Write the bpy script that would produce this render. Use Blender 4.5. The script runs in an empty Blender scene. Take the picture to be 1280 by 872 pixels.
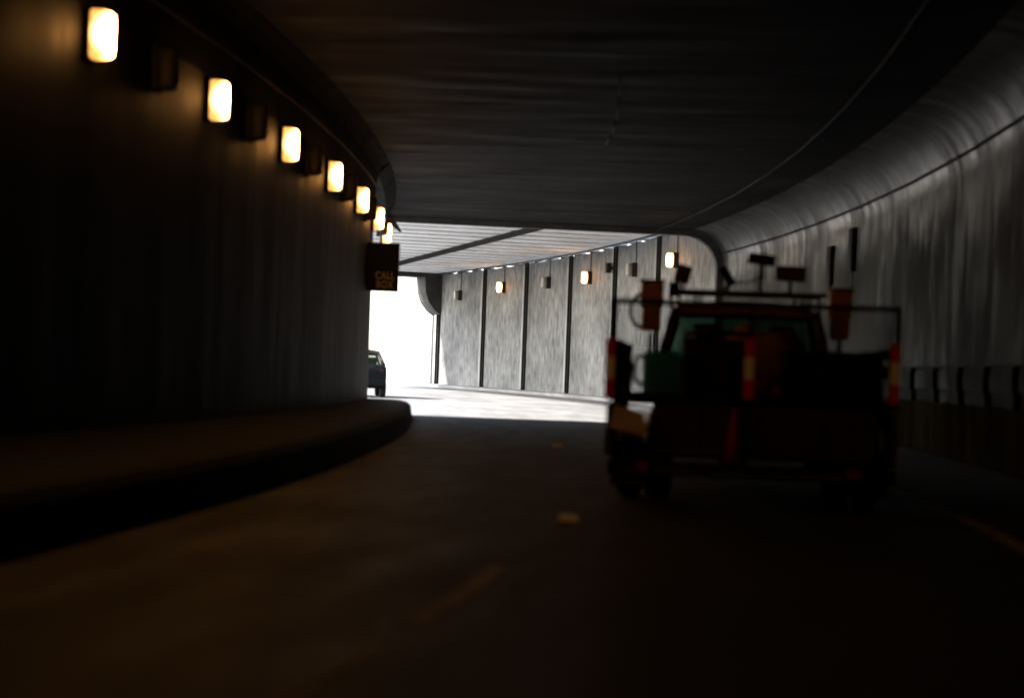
import bpy, bmesh, math, random
from math import sin, cos, radians, pi, sqrt, atan2
from mathutils import Vector, Matrix
random.seed(7)
scene = bpy.context.scene
COL = scene.collection

# ------------------------------------------------------------------ camera
FPX = 2200.0
EYE = 1.15
ROLL = 0.0372
AX, AY = 638.7, 460.7                     # where the level view axis falls in the photograph
cd = bpy.data.cameras.new('camera')
cd.sensor_width = 36.0
cd.lens = FPX / 1280 * 36.0
cd.shift_x = (640 - AX) / 1280
cd.shift_y = (AY - 436) / 1280
cd.clip_start = 0.1
cd.clip_end = 6000
cd.dof.use_dof = True
cd.dof.focus_distance = 300
cd.dof.aperture_fstop = 0.9
cam = bpy.data.objects.new('camera', cd)
COL.objects.link(cam)
cam.matrix_world = Matrix.Translation((0, 0, EYE)) @ Matrix.Rotation(pi / 2, 4, 'X') @ Matrix.Rotation(ROLL, 4, 'Z')
scene.camera = cam

# ------------------------------------------------------------------ sky, sun, exposure
SUN_EL = radians(34)
SUN_AZ = radians(-93)                    # clockwise from +Y (the view direction): the sun stands to the left
world = bpy.data.worlds.new('World')
scene.world = world
world.use_nodes = True
wn = world.node_tree
for n in list(wn.nodes):
    wn.nodes.remove(n)
sky = wn.nodes.new('ShaderNodeTexSky')
sky.sky_type = 'NISHITA'
sky.sun_disc = False
sky.sun_elevation = SUN_EL
sky.sun_rotation = SUN_AZ
sky.dust_density = 1.6
bgn = wn.nodes.new('ShaderNodeBackground')
bgn.inputs['Strength'].default_value = 0.15
won = wn.nodes.new('ShaderNodeOutputWorld')
wn.links.new(sky.outputs[0], bgn.inputs['Color'])
wn.links.new(bgn.outputs[0], won.inputs['Surface'])

sl = bpy.data.lights.new('sun', 'SUN')
sl.energy = 2.4
sl.angle = radians(0.5)
sl.color = (1.0, 0.96, 0.9)
so = bpy.data.objects.new('sun', sl)
COL.objects.link(so)
sdir = Vector((sin(SUN_AZ) * cos(SUN_EL), cos(SUN_AZ) * cos(SUN_EL), sin(SUN_EL)))
so.rotation_euler = (-sdir).to_track_quat('-Z', 'Y').to_euler()
so.location = (-40, 60, 40)

scene.view_settings.view_transform = 'Standard'
scene.view_settings.look = 'None'
scene.view_settings.gamma = 1.0
scene.view_settings.use_curve_mapping = False
scene.view_settings.exposure = 3.0
scene.render.engine = 'CYCLES'
cy = scene.cycles
cy.use_denoising = True
cy.max_bounces = 10
cy.diffuse_bounces = 6
cy.glossy_bounces = 4
cy.transmission_bounces = 6
cy.transparent_max_bounces = 12
cy.sample_clamp_indirect = 4.0
cy.caustics_reflective = False
cy.caustics_refractive = False

# ------------------------------------------------------------------ the arc the whole road follows
D0, X0, R, W = 37.0, -3.22, 149.7, 11.0


def P(off, s, z):
    th = s / R
    return Vector((X0 - R + (R + off) * cos(th), D0 + (R + off) * sin(th), z))


def frame(off, s, z):
    """matrix at an arc point: local x = away from the left wall, y = along the road, z = up"""
    m = Matrix.Rotation(s / R, 4, 'Z')
    m.translation = P(off, s, z)
    return m


def project(p):
    u, v = FPX * p.x / p.y, -FPX * (p.z - EYE) / p.y + (460.73 - 426)
    return 640 + u * cos(ROLL) - v * sin(ROLL), 426 + u * sin(ROLL) + v * cos(ROLL)


def unproject(px, py, d):
    a, b = px - 640, py - 426
    u, v = a * cos(ROLL) + b * sin(ROLL), -a * sin(ROLL) + b * cos(ROLL)
    return Vector((u * d / FPX, d, EYE - (v - (460.73 - 426)) * d / FPX))


def s_at(px, off, z, lo, hi):
    """arc position whose image column is px"""
    best = None
    for i in range(1201):
        s = lo + (hi - lo) * i / 1200
        e = abs(project(P(off, s, z))[0] - px)
        if best is None or e < best[0]:
            best = (e, s)
    return best[1]


# ------------------------------------------------------------------ materials
MATS = {}


def mat(name, base, rough=0.7, spec=0.5, metal=0.0, var=0.0, base2=None, scale=(1, 1, 1), coord='Object',
        bump=0.0, rough_var=0.0, detail=6, emit=None, emit_s=0.0, noise_lo=0.35, noise_hi=0.65, bscale=None, trans=0.0):
    if name in MATS:
        return MATS[name]
    m = bpy.data.materials.new(name)
    m.use_nodes = True
    nt = m.node_tree
    b = nt.nodes['Principled BSDF']
    b.inputs['Base Color'].default_value = (*base, 1)
    b.inputs['Roughness'].default_value = rough
    b.inputs['Metallic'].default_value = metal
    b.inputs['Specular IOR Level'].default_value = spec
    if trans:
        b.inputs['Transmission Weight'].default_value = trans
    if emit:
        b.inputs['Emission Color'].default_value = (*emit, 1)
        b.inputs['Emission Strength'].default_value = emit_s
    if base2 or bump or rough_var:
        tc = nt.nodes.new('ShaderNodeTexCoord')
        mp = nt.nodes.new('ShaderNodeMapping')
        mp.inputs['Scale'].default_value = scale
        nt.links.new(tc.outputs[coord], mp.inputs['Vector'])
        no = nt.nodes.new('ShaderNodeTexNoise')
        no.inputs['Scale'].default_value = 1.0
        no.inputs['Detail'].default_value = detail
        no.inputs['Roughness'].default_value = 0.6
        nt.links.new(mp.outputs[0], no.inputs['Vector'])
        if base2:
            r = nt.nodes.new('ShaderNodeValToRGB')
            r.color_ramp.elements[0].position = noise_lo
            r.color_ramp.elements[1].position = noise_hi
            r.color_ramp.elements[0].color = (*base2, 1)
            r.color_ramp.elements[1].color = (*base, 1)
            nt.links.new(no.outputs['Fac'], r.inputs['Fac'])
            # a second, broad layer of grime
            n2 = nt.nodes.new('ShaderNodeTexNoise')
            n2.inputs['Scale'].default_value = 0.35
            n2.inputs['Detail'].default_value = 4
            nt.links.new(tc.outputs[coord], n2.inputs['Vector'])
            mr = nt.nodes.new('ShaderNodeMapRange')
            mr.inputs[1].default_value = 0.35
            mr.inputs[2].default_value = 0.65
            mr.inputs[3].default_value = 1.0 - var
            mr.inputs[4].default_value = 1.0
            nt.links.new(n2.outputs['Fac'], mr.inputs[0])
            mx = nt.nodes.new('ShaderNodeMix')
            mx.data_type = 'RGBA'
            mx.blend_type = 'MULTIPLY'
            mx.inputs[0].default_value = 1.0
            nt.links.new(r.outputs['Color'], mx.inputs[6])
            nt.links.new(mr.outputs[0], mx.inputs[7])
            nt.links.new(mx.outputs[2], b.inputs['Base Color'])
        if rough_var:
            mr2 = nt.nodes.new('ShaderNodeMapRange')
            mr2.inputs[1].default_value = 0.3
            mr2.inputs[2].default_value = 0.7
            mr2.inputs[3].default_value = rough - rough_var
            mr2.inputs[4].default_value = rough + rough_var
            nt.links.new(no.outputs['Fac'], mr2.inputs[0])
            nt.links.new(mr2.outputs[0], b.inputs['Roughness'])
        if bump:
            bp = nt.nodes.new('ShaderNodeBump')
            bp.inputs['Strength'].default_value = bump
            bp.inputs['Distance'].default_value = 0.03
            if bscale:
                mp2 = nt.nodes.new('ShaderNodeMapping')
                mp2.inputs['Scale'].default_value = bscale
                nt.links.new(tc.outputs[coord], mp2.inputs['Vector'])
                n3 = nt.nodes.new('ShaderNodeTexNoise')
                n3.inputs['Scale'].default_value = 1.0
                n3.inputs['Detail'].default_value = 5
                nt.links.new(mp2.outputs[0], n3.inputs['Vector'])
                nt.links.new(n3.outputs['Fac'], bp.inputs['Height'])
            else:
                nt.links.new(no.outputs['Fac'], bp.inputs['Height'])
            nt.links.new(bp.outputs[0], b.inputs['Normal'])
    MATS[name] = m
    return m


# UV on swept surfaces: u = metres along the road, v = metres round the profile
M_WALL_L = mat('sooty_concrete_left', (0.024, 0.0237, 0.0228), 0.64, 0.14, base2=(0.016, 0.0155, 0.014), var=0.65, scale=(2.2, 0.16, 1), coord='UV', bump=0.3, rough_var=0.1)
M_WALL_R = mat('glazed_concrete_right', (0.04, 0.038, 0.034), 0.52, 0.1, base2=(0.009, 0.0084, 0.0075), var=0.7, scale=(2.2, 0.5, 1), coord='UV', bump=0.4, rough_var=0.24, bscale=(2.6, 1.8, 1), detail=9)
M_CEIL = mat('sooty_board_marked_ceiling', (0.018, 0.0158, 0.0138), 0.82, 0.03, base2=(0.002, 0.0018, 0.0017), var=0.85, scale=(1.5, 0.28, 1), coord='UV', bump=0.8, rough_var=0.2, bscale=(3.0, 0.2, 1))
M_HAUNCH = mat('black_soot_concrete', (0.016, 0.015, 0.014), 0.95, 0.02, base2=(0.006, 0.006, 0.0055), var=0.5, scale=(1.5, 0.6, 1), coord='UV')
M_PANEL = mat('stained_concrete_panel', (0.215, 0.216, 0.218), 0.8, 0.2, base2=(0.085, 0.085, 0.086), var=0.45, scale=(3.4, 1.5, 1), coord='UV', bump=0.3, noise_lo=0.32, noise_hi=0.66, detail=9)
M_DECK = mat('pale_precast_concrete', (0.73, 0.745, 0.76), 0.8, 0.2, base2=(0.57, 0.58, 0.595), var=0.2, scale=(0.6, 3, 1), coord='UV')
M_EDGE = mat('dark_edge_concrete', (0.04, 0.038, 0.036), 0.8, 0.3, base2=(0.02, 0.019, 0.018), var=0.3, scale=(2, 2, 2))
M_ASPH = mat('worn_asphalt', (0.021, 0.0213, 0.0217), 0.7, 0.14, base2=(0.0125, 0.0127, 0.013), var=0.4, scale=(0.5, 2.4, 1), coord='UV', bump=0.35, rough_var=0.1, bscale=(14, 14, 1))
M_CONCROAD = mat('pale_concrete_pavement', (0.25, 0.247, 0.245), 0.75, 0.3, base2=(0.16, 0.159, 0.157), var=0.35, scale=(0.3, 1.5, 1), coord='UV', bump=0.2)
M_GROUND = mat('pale_dry_ground', (0.5, 0.47, 0.42), 0.9, 0.2, base2=(0.38, 0.355, 0.31), var=0.2, scale=(0.4, 0.4, 0.4))
M_LEDGE = mat('grimy_ledge_concrete', (0.009, 0.0088, 0.0085), 0.8, 0.1, base2=(0.006, 0.006, 0.0055), var=0.5, scale=(0.5, 2, 1), coord='UV', bump=0.3)
M_PARA = mat('ochre_parapet_concrete', (0.035, 0.028, 0.016), 1.0, 0.0, base2=(0.012, 0.01, 0.006), var=0.5, scale=(2.2, 0.3, 1), coord='UV', bump=0.3)
M_STEEL = mat('dark_painted_steel', (0.022, 0.021, 0.02), 0.9, 0.05, base2=(0.014, 0.014, 0.014), var=0.3, scale=(5, 5, 5), bump=0.1)
M_BLACK = mat('black_rubber', (0.018, 0.018, 0.018), 0.8, 0.3, base2=(0.012, 0.012, 0.012), scale=(9, 9, 9), bump=0.2)
M_GALV = mat('galvanised_conduit', (0.05, 0.045, 0.036), 0.6, 0.2, base2=(0.015, 0.014, 0.012), var=0.4, scale=(3, 3, 3))
M_CABLE = mat('sooty_conduit', (0.03, 0.027, 0.022), 0.8, 0.08, base2=(0.004, 0.0037, 0.0033), var=0.6, scale=(0.8, 0.8, 0.8), noise_lo=0.45, noise_hi=0.62)
M_HOUS = mat('lamp_housing', (0.03, 0.029, 0.028), 0.7, 0.15, base2=(0.018, 0.0175, 0.017), var=0.3, scale=(8, 8, 8))
M_LENS_OFF = mat('grey_dead_lens', (0.32, 0.31, 0.28), 0.35, 0.5, base2=(0.2, 0.19, 0.17), var=0.3, scale=(9, 9, 9))
M_LENS_ON = mat('lit_sodium_lens', (0.8, 0.6, 0.35), 0.4, 0.5, emit=(1.0, 0.43, 0.11), emit_s=3.0)


def hot_lens(m, centre, edge):
    """the bulb glows through the middle of its ribbed lens and less towards the rim"""
    nt = m.node_tree
    b = nt.nodes['Principled BSDF']
    tc = nt.nodes.new('ShaderNodeTexCoord')
    mp = nt.nodes.new('ShaderNodeMapping')
    mp.inputs['Location'].default_value = (-0.33 * 2.7, 0, 0)
    mp.inputs['Scale'].default_value = (2.7, 5.0, 3.2)
    nt.links.new(tc.outputs['Object'], mp.inputs['Vector'])
    ln = nt.nodes.new('ShaderNodeVectorMath')
    ln.operation = 'LENGTH'
    nt.links.new(mp.outputs[0], ln.inputs[0])
    mr = nt.nodes.new('ShaderNodeMapRange')
    mr.interpolation_type = 'SMOOTHSTEP'
    mr.inputs[1].default_value = 0.25
    mr.inputs[2].default_value = 1.0
    mr.inputs[3].default_value = centre
    mr.inputs[4].default_value = edge
    nt.links.new(ln.outputs['Value'], mr.inputs[0])
    nt.links.new(mr.outputs[0], b.inputs['Emission Strength'])


hot_lens(M_LENS_ON, 12.0, 0.22)
M_PAINT_W = mat('worn_road_paint', (0.42, 0.36, 0.28), 0.8, 0.2, base2=(0.07, 0.06, 0.05), var=0.6, scale=(5, 5, 1), noise_lo=0.3, noise_hi=0.75)
M_PAINT_Y = mat('worn_yellow_road_paint', (0.6, 0.4, 0.08), 0.7, 0.3, base2=(0.2, 0.13, 0.04), var=0.5, scale=(6, 6, 1), noise_lo=0.3, noise_hi=0.75)
M_MARKER = mat('pale_reflective_plastic', (0.85, 0.8, 0.62), 0.3, 0.6, base2=(0.7, 0.64, 0.48), scale=(20, 20, 20))
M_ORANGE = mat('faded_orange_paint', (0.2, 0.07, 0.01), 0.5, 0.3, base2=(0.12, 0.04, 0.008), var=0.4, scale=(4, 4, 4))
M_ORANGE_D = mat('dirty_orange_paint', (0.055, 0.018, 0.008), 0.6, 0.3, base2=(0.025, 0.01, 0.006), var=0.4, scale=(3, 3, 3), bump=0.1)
M_AMBER = mat('amber_lens_plastic', (0.4, 0.17, 0.02), 0.4, 0.3, base2=(0.28, 0.11, 0.015), scale=(8, 8, 8))
M_RED = mat('red_sheeting', (0.75, 0.012, 0.03), 0.4, 0.5, base2=(0.65, 0.01, 0.025), scale=(9, 9, 9))
M_CREAM = mat('cream_sheeting', (0.95, 0.94, 0.9), 0.4, 0.5, base2=(0.9, 0.88, 0.83), scale=(9, 9, 9))
M_REDLENS = mat('red_lamp_lens', (0.3, 0.01, 0.02), 0.25, 0.6, base2=(0.22, 0.008, 0.015), scale=(9, 9, 9))
M_CARLAMP = mat('dull_car_lamp', (0.04, 0.01, 0.01), 0.4, 0.3, base2=(0.03, 0.008, 0.008), scale=(9, 9, 9))
M_TEAL = mat('teal_plastic', (0.03, 0.16, 0.15), 0.45, 0.5, base2=(0.02, 0.11, 0.105), var=0.2, scale=(5, 5, 5))
M_PINK = mat('magenta_red_cone', (0.28, 0.006, 0.06), 0.6, 0.3, base2=(0.2, 0.005, 0.04), scale=(9, 9, 9))
M_BEIGE = mat('beige_board', (0.85, 0.7, 0.45), 0.7, 0.3, base2=(0.6, 0.48, 0.3), var=0.3, scale=(3, 12, 12))
M_TARP = mat('ochre_canvas', (0.5, 0.22, 0.035), 0.85, 0.2, base2=(0.3, 0.13, 0.02), var=0.3, scale=(5, 5, 5), bump=0.4)
M_OCHRE = mat('worn_ochre_paint', (0.12, 0.09, 0.02), 0.7, 0.2, base2=(0.04, 0.03, 0.01), var=0.5, scale=(6, 6, 6))
M_JOINT = mat('paler_joint_concrete', (0.3, 0.3, 0.3), 0.8, 0.2, base2=(0.2, 0.2, 0.2), var=0.3, scale=(3, 3, 1))
M_CAR = mat('dark_grey_car_paint', (0.004, 0.0042, 0.0045), 0.4, 0.15, base2=(0.0035, 0.0037, 0.004), scale=(4, 4, 4))
M_SIGN = mat('dark_sign_face', (0.016, 0.024, 0.028), 0.6, 0.3, base2=(0.011, 0.017, 0.02), var=0.3, scale=(4, 4, 4))
M_LETTER = mat('yellowed_letters', (0.9, 0.85, 0.6), 0.6, 0.4, base2=(0.75, 0.7, 0.46), scale=(9, 9, 9))


def translucent_mat(name, colour):
    m = bpy.data.materials.new(name)
    m.use_nodes = True
    nt = m.node_tree
    b = nt.nodes['Principled BSDF']
    b.inputs['Base Color'].default_value = (*colour, 1)
    b.inputs['Roughness'].default_value = 0.4
    tl = nt.nodes.new('ShaderNodeBsdfTranslucent')
    tl.inputs['Color'].default_value = (*[c ** 0.5 for c in colour], 1)
    mx = nt.nodes.new('ShaderNodeMixShader')
    mx.inputs[0].default_value = 0.85
    nt.links.new(b.outputs[0], mx.inputs[1])
    nt.links.new(tl.outputs[0], mx.inputs[2])
    nt.links.new(mx.outputs[0], nt.nodes['Material Output'].inputs['Surface'])
    return m


def glass_mat(tint=(0.6, 0.72, 0.66)):
    m = bpy.data.materials.new('window_glass')
    m.use_nodes = True
    nt = m.node_tree
    b = nt.nodes['Principled BSDF']
    out = nt.nodes['Material Output']
    b.inputs['Base Color'].default_value = (0.02, 0.035, 0.03, 1)
    b.inputs['Roughness'].default_value = 0.05
    tr = nt.nodes.new('ShaderNodeBsdfTransparent')
    tr.inputs['Color'].default_value = (*tint, 1)
    mx = nt.nodes.new('ShaderNodeMixShader')
    mx.inputs[0].default_value = 0.12
    nt.links.new(tr.outputs[0], mx.inputs[1])
    nt.links.new(b.outputs[0], mx.inputs[2])
    nt.links.new(mx.outputs[0], out.inputs['Surface'])
    return m


M_GLASS = glass_mat((0.5, 0.62, 0.57))
M_CARGLASS = glass_mat((0.85, 0.85, 0.85))
M_TEAL = translucent_mat('teal_translucent_plastic', (0.07, 0.5, 0.68))


def soften_below(m, v0, v1, r_low, r_high, patch=0.22):
    """road spray dulls the wall below v0; above v1 it keeps its worn gloss, in long uneven patches"""
    nt = m.node_tree
    b = nt.nodes['Principled BSDF']
    tc = nt.nodes.new('ShaderNodeTexCoord')
    sx = nt.nodes.new('ShaderNodeSeparateXYZ')
    nt.links.new(tc.outputs['UV'], sx.inputs[0])
    mp = nt.nodes.new('ShaderNodeMapping')
    mp.inputs['Scale'].default_value = (0.34, 0.5, 1)
    nt.links.new(tc.outputs['UV'], mp.inputs['Vector'])
    no = nt.nodes.new('ShaderNodeTexNoise')
    no.inputs['Scale'].default_value = 1.0
    no.inputs['Detail'].default_value = 5
    nt.links.new(mp.outputs[0], no.inputs['Vector'])
    wob = nt.nodes.new('ShaderNodeMath')
    wob.operation = 'MULTIPLY_ADD'
    wob.inputs[1].default_value = 1.4
    nt.links.new(no.outputs['Fac'], wob.inputs[0])
    nt.links.new(sx.outputs['Y'], wob.inputs[2])
    mr = nt.nodes.new('ShaderNodeMapRange')
    mr.interpolation_type = 'SMOOTHSTEP'
    mr.inputs[1].default_value = v0 + 0.7
    mr.inputs[2].default_value = v1 + 0.7
    mr.inputs[3].default_value = r_low
    mr.inputs[4].default_value = r_high
    nt.links.new(wob.outputs[0], mr.inputs[0])
    # streaks already in the material roughness ride on top
    old = b.inputs['Roughness'].links[0].from_socket
    ad = nt.nodes.new('ShaderNodeMath')
    ad.operation = 'ADD'
    nt.links.new(mr.outputs[0], ad.inputs[0])
    nt.links.new(old, ad.inputs[1])
    pt = nt.nodes.new('ShaderNodeMath')
    pt.operation = 'MULTIPLY_ADD'
    pt.inputs[1].default_value = -patch * 2
    nt.links.new(no.outputs['Fac'], pt.inputs[0])
    nt.links.new(ad.outputs[0], pt.inputs[2])
    cl = nt.nodes.new('ShaderNodeClamp')
    cl.inputs[1].default_value = 0.28
    cl.inputs[2].default_value = 1.0
    nt.links.new(pt.outputs[0], cl.inputs[0])
    nt.links.new(cl.outputs[0], b.inputs['Roughness'])


soften_below(M_WALL_R, 3.4, 5.0, 0.72, 0.24, 0.34)

# ------------------------------------------------------------------ object helpers
def link(name, me, m, parent=None):
    o = bpy.data.objects.new(name, me)
    COL.objects.link(o)
    for x in (m if isinstance(m, (list, tuple)) else [m]):
        me.materials.append(x)
    if parent:
        o.parent = parent
    return o


def tag(o, label=None, cat=None, group=None, kind=None):
    if label:
        o['label'] = label
    if cat:
        o['category'] = cat
    if group:
        o['group'] = group
    if kind:
        o['kind'] = kind
    return o


def empty(name, mtx):
    o = bpy.data.objects.new(name, None)
    o.empty_display_size = 0.2
    COL.objects.link(o)
    o.matrix_world = mtx
    return o


def copy_tree(o, parent=None):
    c = o.copy()
    COL.objects.link(c)
    if parent:
        c.parent = parent
    for ch in [x for x in bpy.data.objects if x.parent is o]:
        copy_tree(ch, c)
    return c


class MB:
    def __init__(self):
        self.bm = bmesh.new()

    def box(self, c, size, rot=None, bevel=0.0, mi=0):
        r = bmesh.ops.create_cube(self.bm, size=1.0)
        vs = r['verts']
        M = Matrix.Translation(c) @ (rot.to_4x4() if rot else Matrix.Identity(4)) @ Matrix.Diagonal((*size, 1))
        bmesh.ops.transform(self.bm, matrix=M, verts=vs)
        fs = list({f for v in vs for f in v.link_faces})
        for f in fs:
            f.material_index = mi
        if bevel:
            es = list({e for v in vs for e in v.link_edges})
            bmesh.ops.bevel(self.bm, geom=es, offset=bevel, segments=2, affect='EDGES', profile=0.6)
        return self

    def cyl(self, a, b, r, r2=None, seg=12, mi=0):
        a, b = Vector(a), Vector(b)
        d = b - a
        q = d.to_track_quat('Z', 'Y').to_matrix().to_4x4()
        M = Matrix.Translation((a + b) / 2) @ q
        res = bmesh.ops.create_cone(self.bm, cap_ends=True, segments=seg, radius1=r, radius2=r if r2 is None else r2, depth=d.length, matrix=M)
        for f in {f for v in res['verts'] for f in v.link_faces}:
            f.material_index = mi
            f.smooth = len(f.verts) == 4
        return self

    def tube(self, pts, r, seg=8):
        for i in range(len(pts) - 1):
            self.cyl(pts[i], pts[i + 1], r, seg=seg)
            if 0 < i:
                bmesh.ops.create_icosphere(self.bm, subdivisions=1, radius=r, matrix=Matrix.Translation(Vector(pts[i])))
        return self

    def lathe(self, c, axis, prof, seg=28, mi=0):
        """prof: list of (distance along axis, radius)"""
        q = Vector(axis).to_track_quat('Z', 'Y').to_matrix()
        rings = []
        for h, r in prof:
            rings.append([self.bm.verts.new(Vector(c) + q @ Vector((r * cos(2 * pi * k / seg), r * sin(2 * pi * k / seg), h))) for k in range(seg)])
        for a, b in zip(rings, rings[1:]):
            for k in range(seg):
                f = self.bm.faces.new((a[k], a[(k + 1) % seg], b[(k + 1) % seg], b[k]))
                f.smooth = True
                f.material_index = mi
        for rg, rev in ((rings[0], True), (rings[-1], False)):
            f = self.bm.faces.new(list(reversed(rg)) if rev else rg)
            f.material_index = mi
        return self

    def prism(self, poly, axis, lo, hi, mi=0):
        """closed 2D outline swept between two values of one axis ('x' : poly is (y,z))"""
        def mk(p, t):
            return {'x': (t, p[0], p[1]), 'y': (p[0], t, p[1]), 'z': (p[0], p[1], t)}[axis]
        a = [self.bm.verts.new(mk(p, lo)) for p in poly]
        b = [self.bm.verts.new(mk(p, hi)) for p in poly]
        n = len(poly)
        fs = [self.bm.faces.new((a[i], a[(i + 1) % n], b[(i + 1) % n], b[i])) for i in range(n)]
        fs += [self.bm.faces.new(list(reversed(a))), self.bm.faces.new(b)]
        for f in fs:
            f.material_index = mi
        return self

    def loft(self, loops, mi=0, smooth=False):
        vs = [[self.bm.verts.new(p) for p in lp] for lp in loops]
        n = len(vs[0])
        for a, b in zip(vs, vs[1:]):
            for i in range(n):
                f = self.bm.faces.new((a[i], a[(i + 1) % n], b[(i + 1) % n], b[i]))
                f.smooth = smooth
                f.material_index = mi
        self.bm.faces.new(list(reversed(vs[0]))).material_index = mi
        self.bm.faces.new(vs[-1]).material_index = mi
        return self

    def build(self, name, m, parent=None, mtx=None, world=False):
        bmesh.ops.recalc_face_normals(self.bm, faces=self.bm.faces)
        me = bpy.data.meshes.new(name)
        self.bm.to_mesh(me)
        self.bm.free()
        o = link(name, me, m, parent)
        if mtx is not None:
            o.matrix_world = mtx
        return o


def sweep(name, prof, ss, m, closed=True, parent=None, mi_fn=None):
    """profile of (off, z) swept along the arc; off and z may be functions of s. UV in metres."""
    bm = bmesh.new()
    uvl = bm.loops.layers.uv.new('UVMap')
    rings, lens = [], []
    for s in ss:
        pr = [(o(s) if callable(o) else o, z(s) if callable(z) else z) for o, z in prof]
        rings.append([bm.verts.new(P(o, s, z)) for o, z in pr])
        L = [0.0]
        for a, b in zip(pr, pr[1:] + pr[:1]):
            L.append(L[-1] + math.hypot(a[0] - b[0], a[1] - b[1]))
        lens.append(L)
    n = len(prof)
    for i in range(len(ss) - 1):
        for k in range(n if closed else n - 1):
            k2 = (k + 1) % n
            f = bm.faces.new((rings[i][k], rings[i][k2], rings[i + 1][k2], rings[i + 1][k]))
            f.smooth = False
            for lp, uv in zip(f.loops, ((ss[i], lens[0][k]), (ss[i], lens[0][k + 1]), (ss[i + 1], lens[0][k + 1]), (ss[i + 1], lens[0][k]))):
                lp[uvl].uv = uv
            if mi_fn:
                f.material_index = mi_fn(k)
    if closed:
        for rg, rv in ((rings[0], True), (rings[-1], False)):
            f = bm.faces.new(list(reversed(rg)) if rv else rg)
            for lp, (o, z) in zip(f.loops, (list(reversed(prof)) if rv else prof)):
                lp[uvl].uv = (o(0) if callable(o) else o, z(0) if callable(z) else z)
            if mi_fn:
                f.material_index = mi_fn(-1)
        bmesh.ops.recalc_face_normals(bm, faces=bm.faces)
    me = bpy.data.meshes.new(name)
    bm.to_mesh(me)
    bm.free()
    return link(name, me, m, parent)


def rng(a, b, step):
    n = max(1, int(round((b - a) / step)))
    return [a + (b - a) * i / n for i in range(n + 1)]


def lerp_tab(tab, x):
    if x <= tab[0][0]:
        return tab[0][1]
    for (a, va), (b, vb) in zip(tab, tab[1:]):
        if x <= b:
            t = (x - a) / (b - a)
            t = t * t * (3 - 2 * t) if False else t
            return va + (vb - va) * t
    return tab[-1][1]


# ------------------------------------------------------------------ ground, roads
S_BACK = -150.0
S_LEND = 3.2           # where the left wall stops
S_PORT = 17.8          # where the dark tunnel's roof stops
S_CAN = 57.6           # where the canopy stops
HW = 4.7               # foot of the haunch
HC = 5.75              # ceiling

g = MB()
g.bm.faces.new([g.bm.verts.new(p) for p in ((-2500, -2500, -0.03), (2500, -2500, -0.03), (2500, 2500, -0.03), (-2500, 2500, -0.03))])
tag(g.build('ground', M_GROUND), kind='structure')

S_PAVE = 3.6
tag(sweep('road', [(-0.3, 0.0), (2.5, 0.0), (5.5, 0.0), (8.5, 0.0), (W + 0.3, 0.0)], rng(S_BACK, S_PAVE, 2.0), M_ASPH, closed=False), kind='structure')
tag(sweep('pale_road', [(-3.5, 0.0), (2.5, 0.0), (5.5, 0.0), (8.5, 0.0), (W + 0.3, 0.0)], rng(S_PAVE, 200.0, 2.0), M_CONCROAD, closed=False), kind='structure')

# the raised ledge under the left wall, wide near the camera and tapering to a rounded nose
CURB = [(-150, 2.9), (-31, 2.95), (-27, 2.9), (-21, 2.55), (-14, 2.05), (-7, 1.6), (-2, 1.25), (1.5, 1.08), (3.2, 1.0)]


def curb(s):
    return lerp_tab(CURB, s)


ss = rng(S_BACK, -40, 5) + rng(-38, 1.4, 1.0)
nose = [1.9, 2.3, 2.6, 2.85, 3.02, 3.12, 3.17]
ss += nose


def curb_n(s):
    if s <= 1.4:
        return curb(s)
    t = (s - 1.4) / (3.2 - 1.4)
    return 0.35 + (curb(1.4) - 0.35) * sqrt(max(0.0, 1 - t * t))


LEDGE_H = 0.36
tag(sweep('ledge', [(0.002, 0.0), (0.002, LEDGE_H), (lambda s: curb_n(s) - 0.2, LEDGE_H), (lambda s: curb_n(s) - 0.09, LEDGE_H - 0.025), (lambda s: curb_n(s) - 0.02, LEDGE_H - 0.09), (lambda s: curb_n(s), LEDGE_H - 0.18), (lambda s: curb_n(s) + 0.03, 0.0)], ss, M_LEDGE), kind='structure')

# painted marks
dash = MB()


def paint(mb, off_fn, s0, s1, w, z=0.004, step=0.5):
    pts = rng(s0, s1, step)
    L = [mb.bm.verts.new(P(off_fn(s) - w / 2, s, z)) for s in pts]
    Rr = [mb.bm.verts.new(P(off_fn(s) + w / 2, s, z)) for s in pts]
    for i in range(len(pts) - 1):
        mb.bm.faces.new((L[i], Rr[i], Rr[i + 1], L[i + 1]))


def lane(s):
    return curb(s) + 2.68


for a, b, w in ((-28.3, -25.9, 0.11), (-31.4, -28.9, 0.05), (-41, -38, 0.1)):
    paint(dash, lane, a, b, w)
tag(dash.build('lane_dash_marking', M_PAINT_W), kind='structure')
edge = MB()
paint(edge, lambda s: curb(s) + 6.15, -60, 3.2, 0.13)
tag(edge.build('edge_line_marking', M_PAINT_Y), kind='structure')

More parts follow.
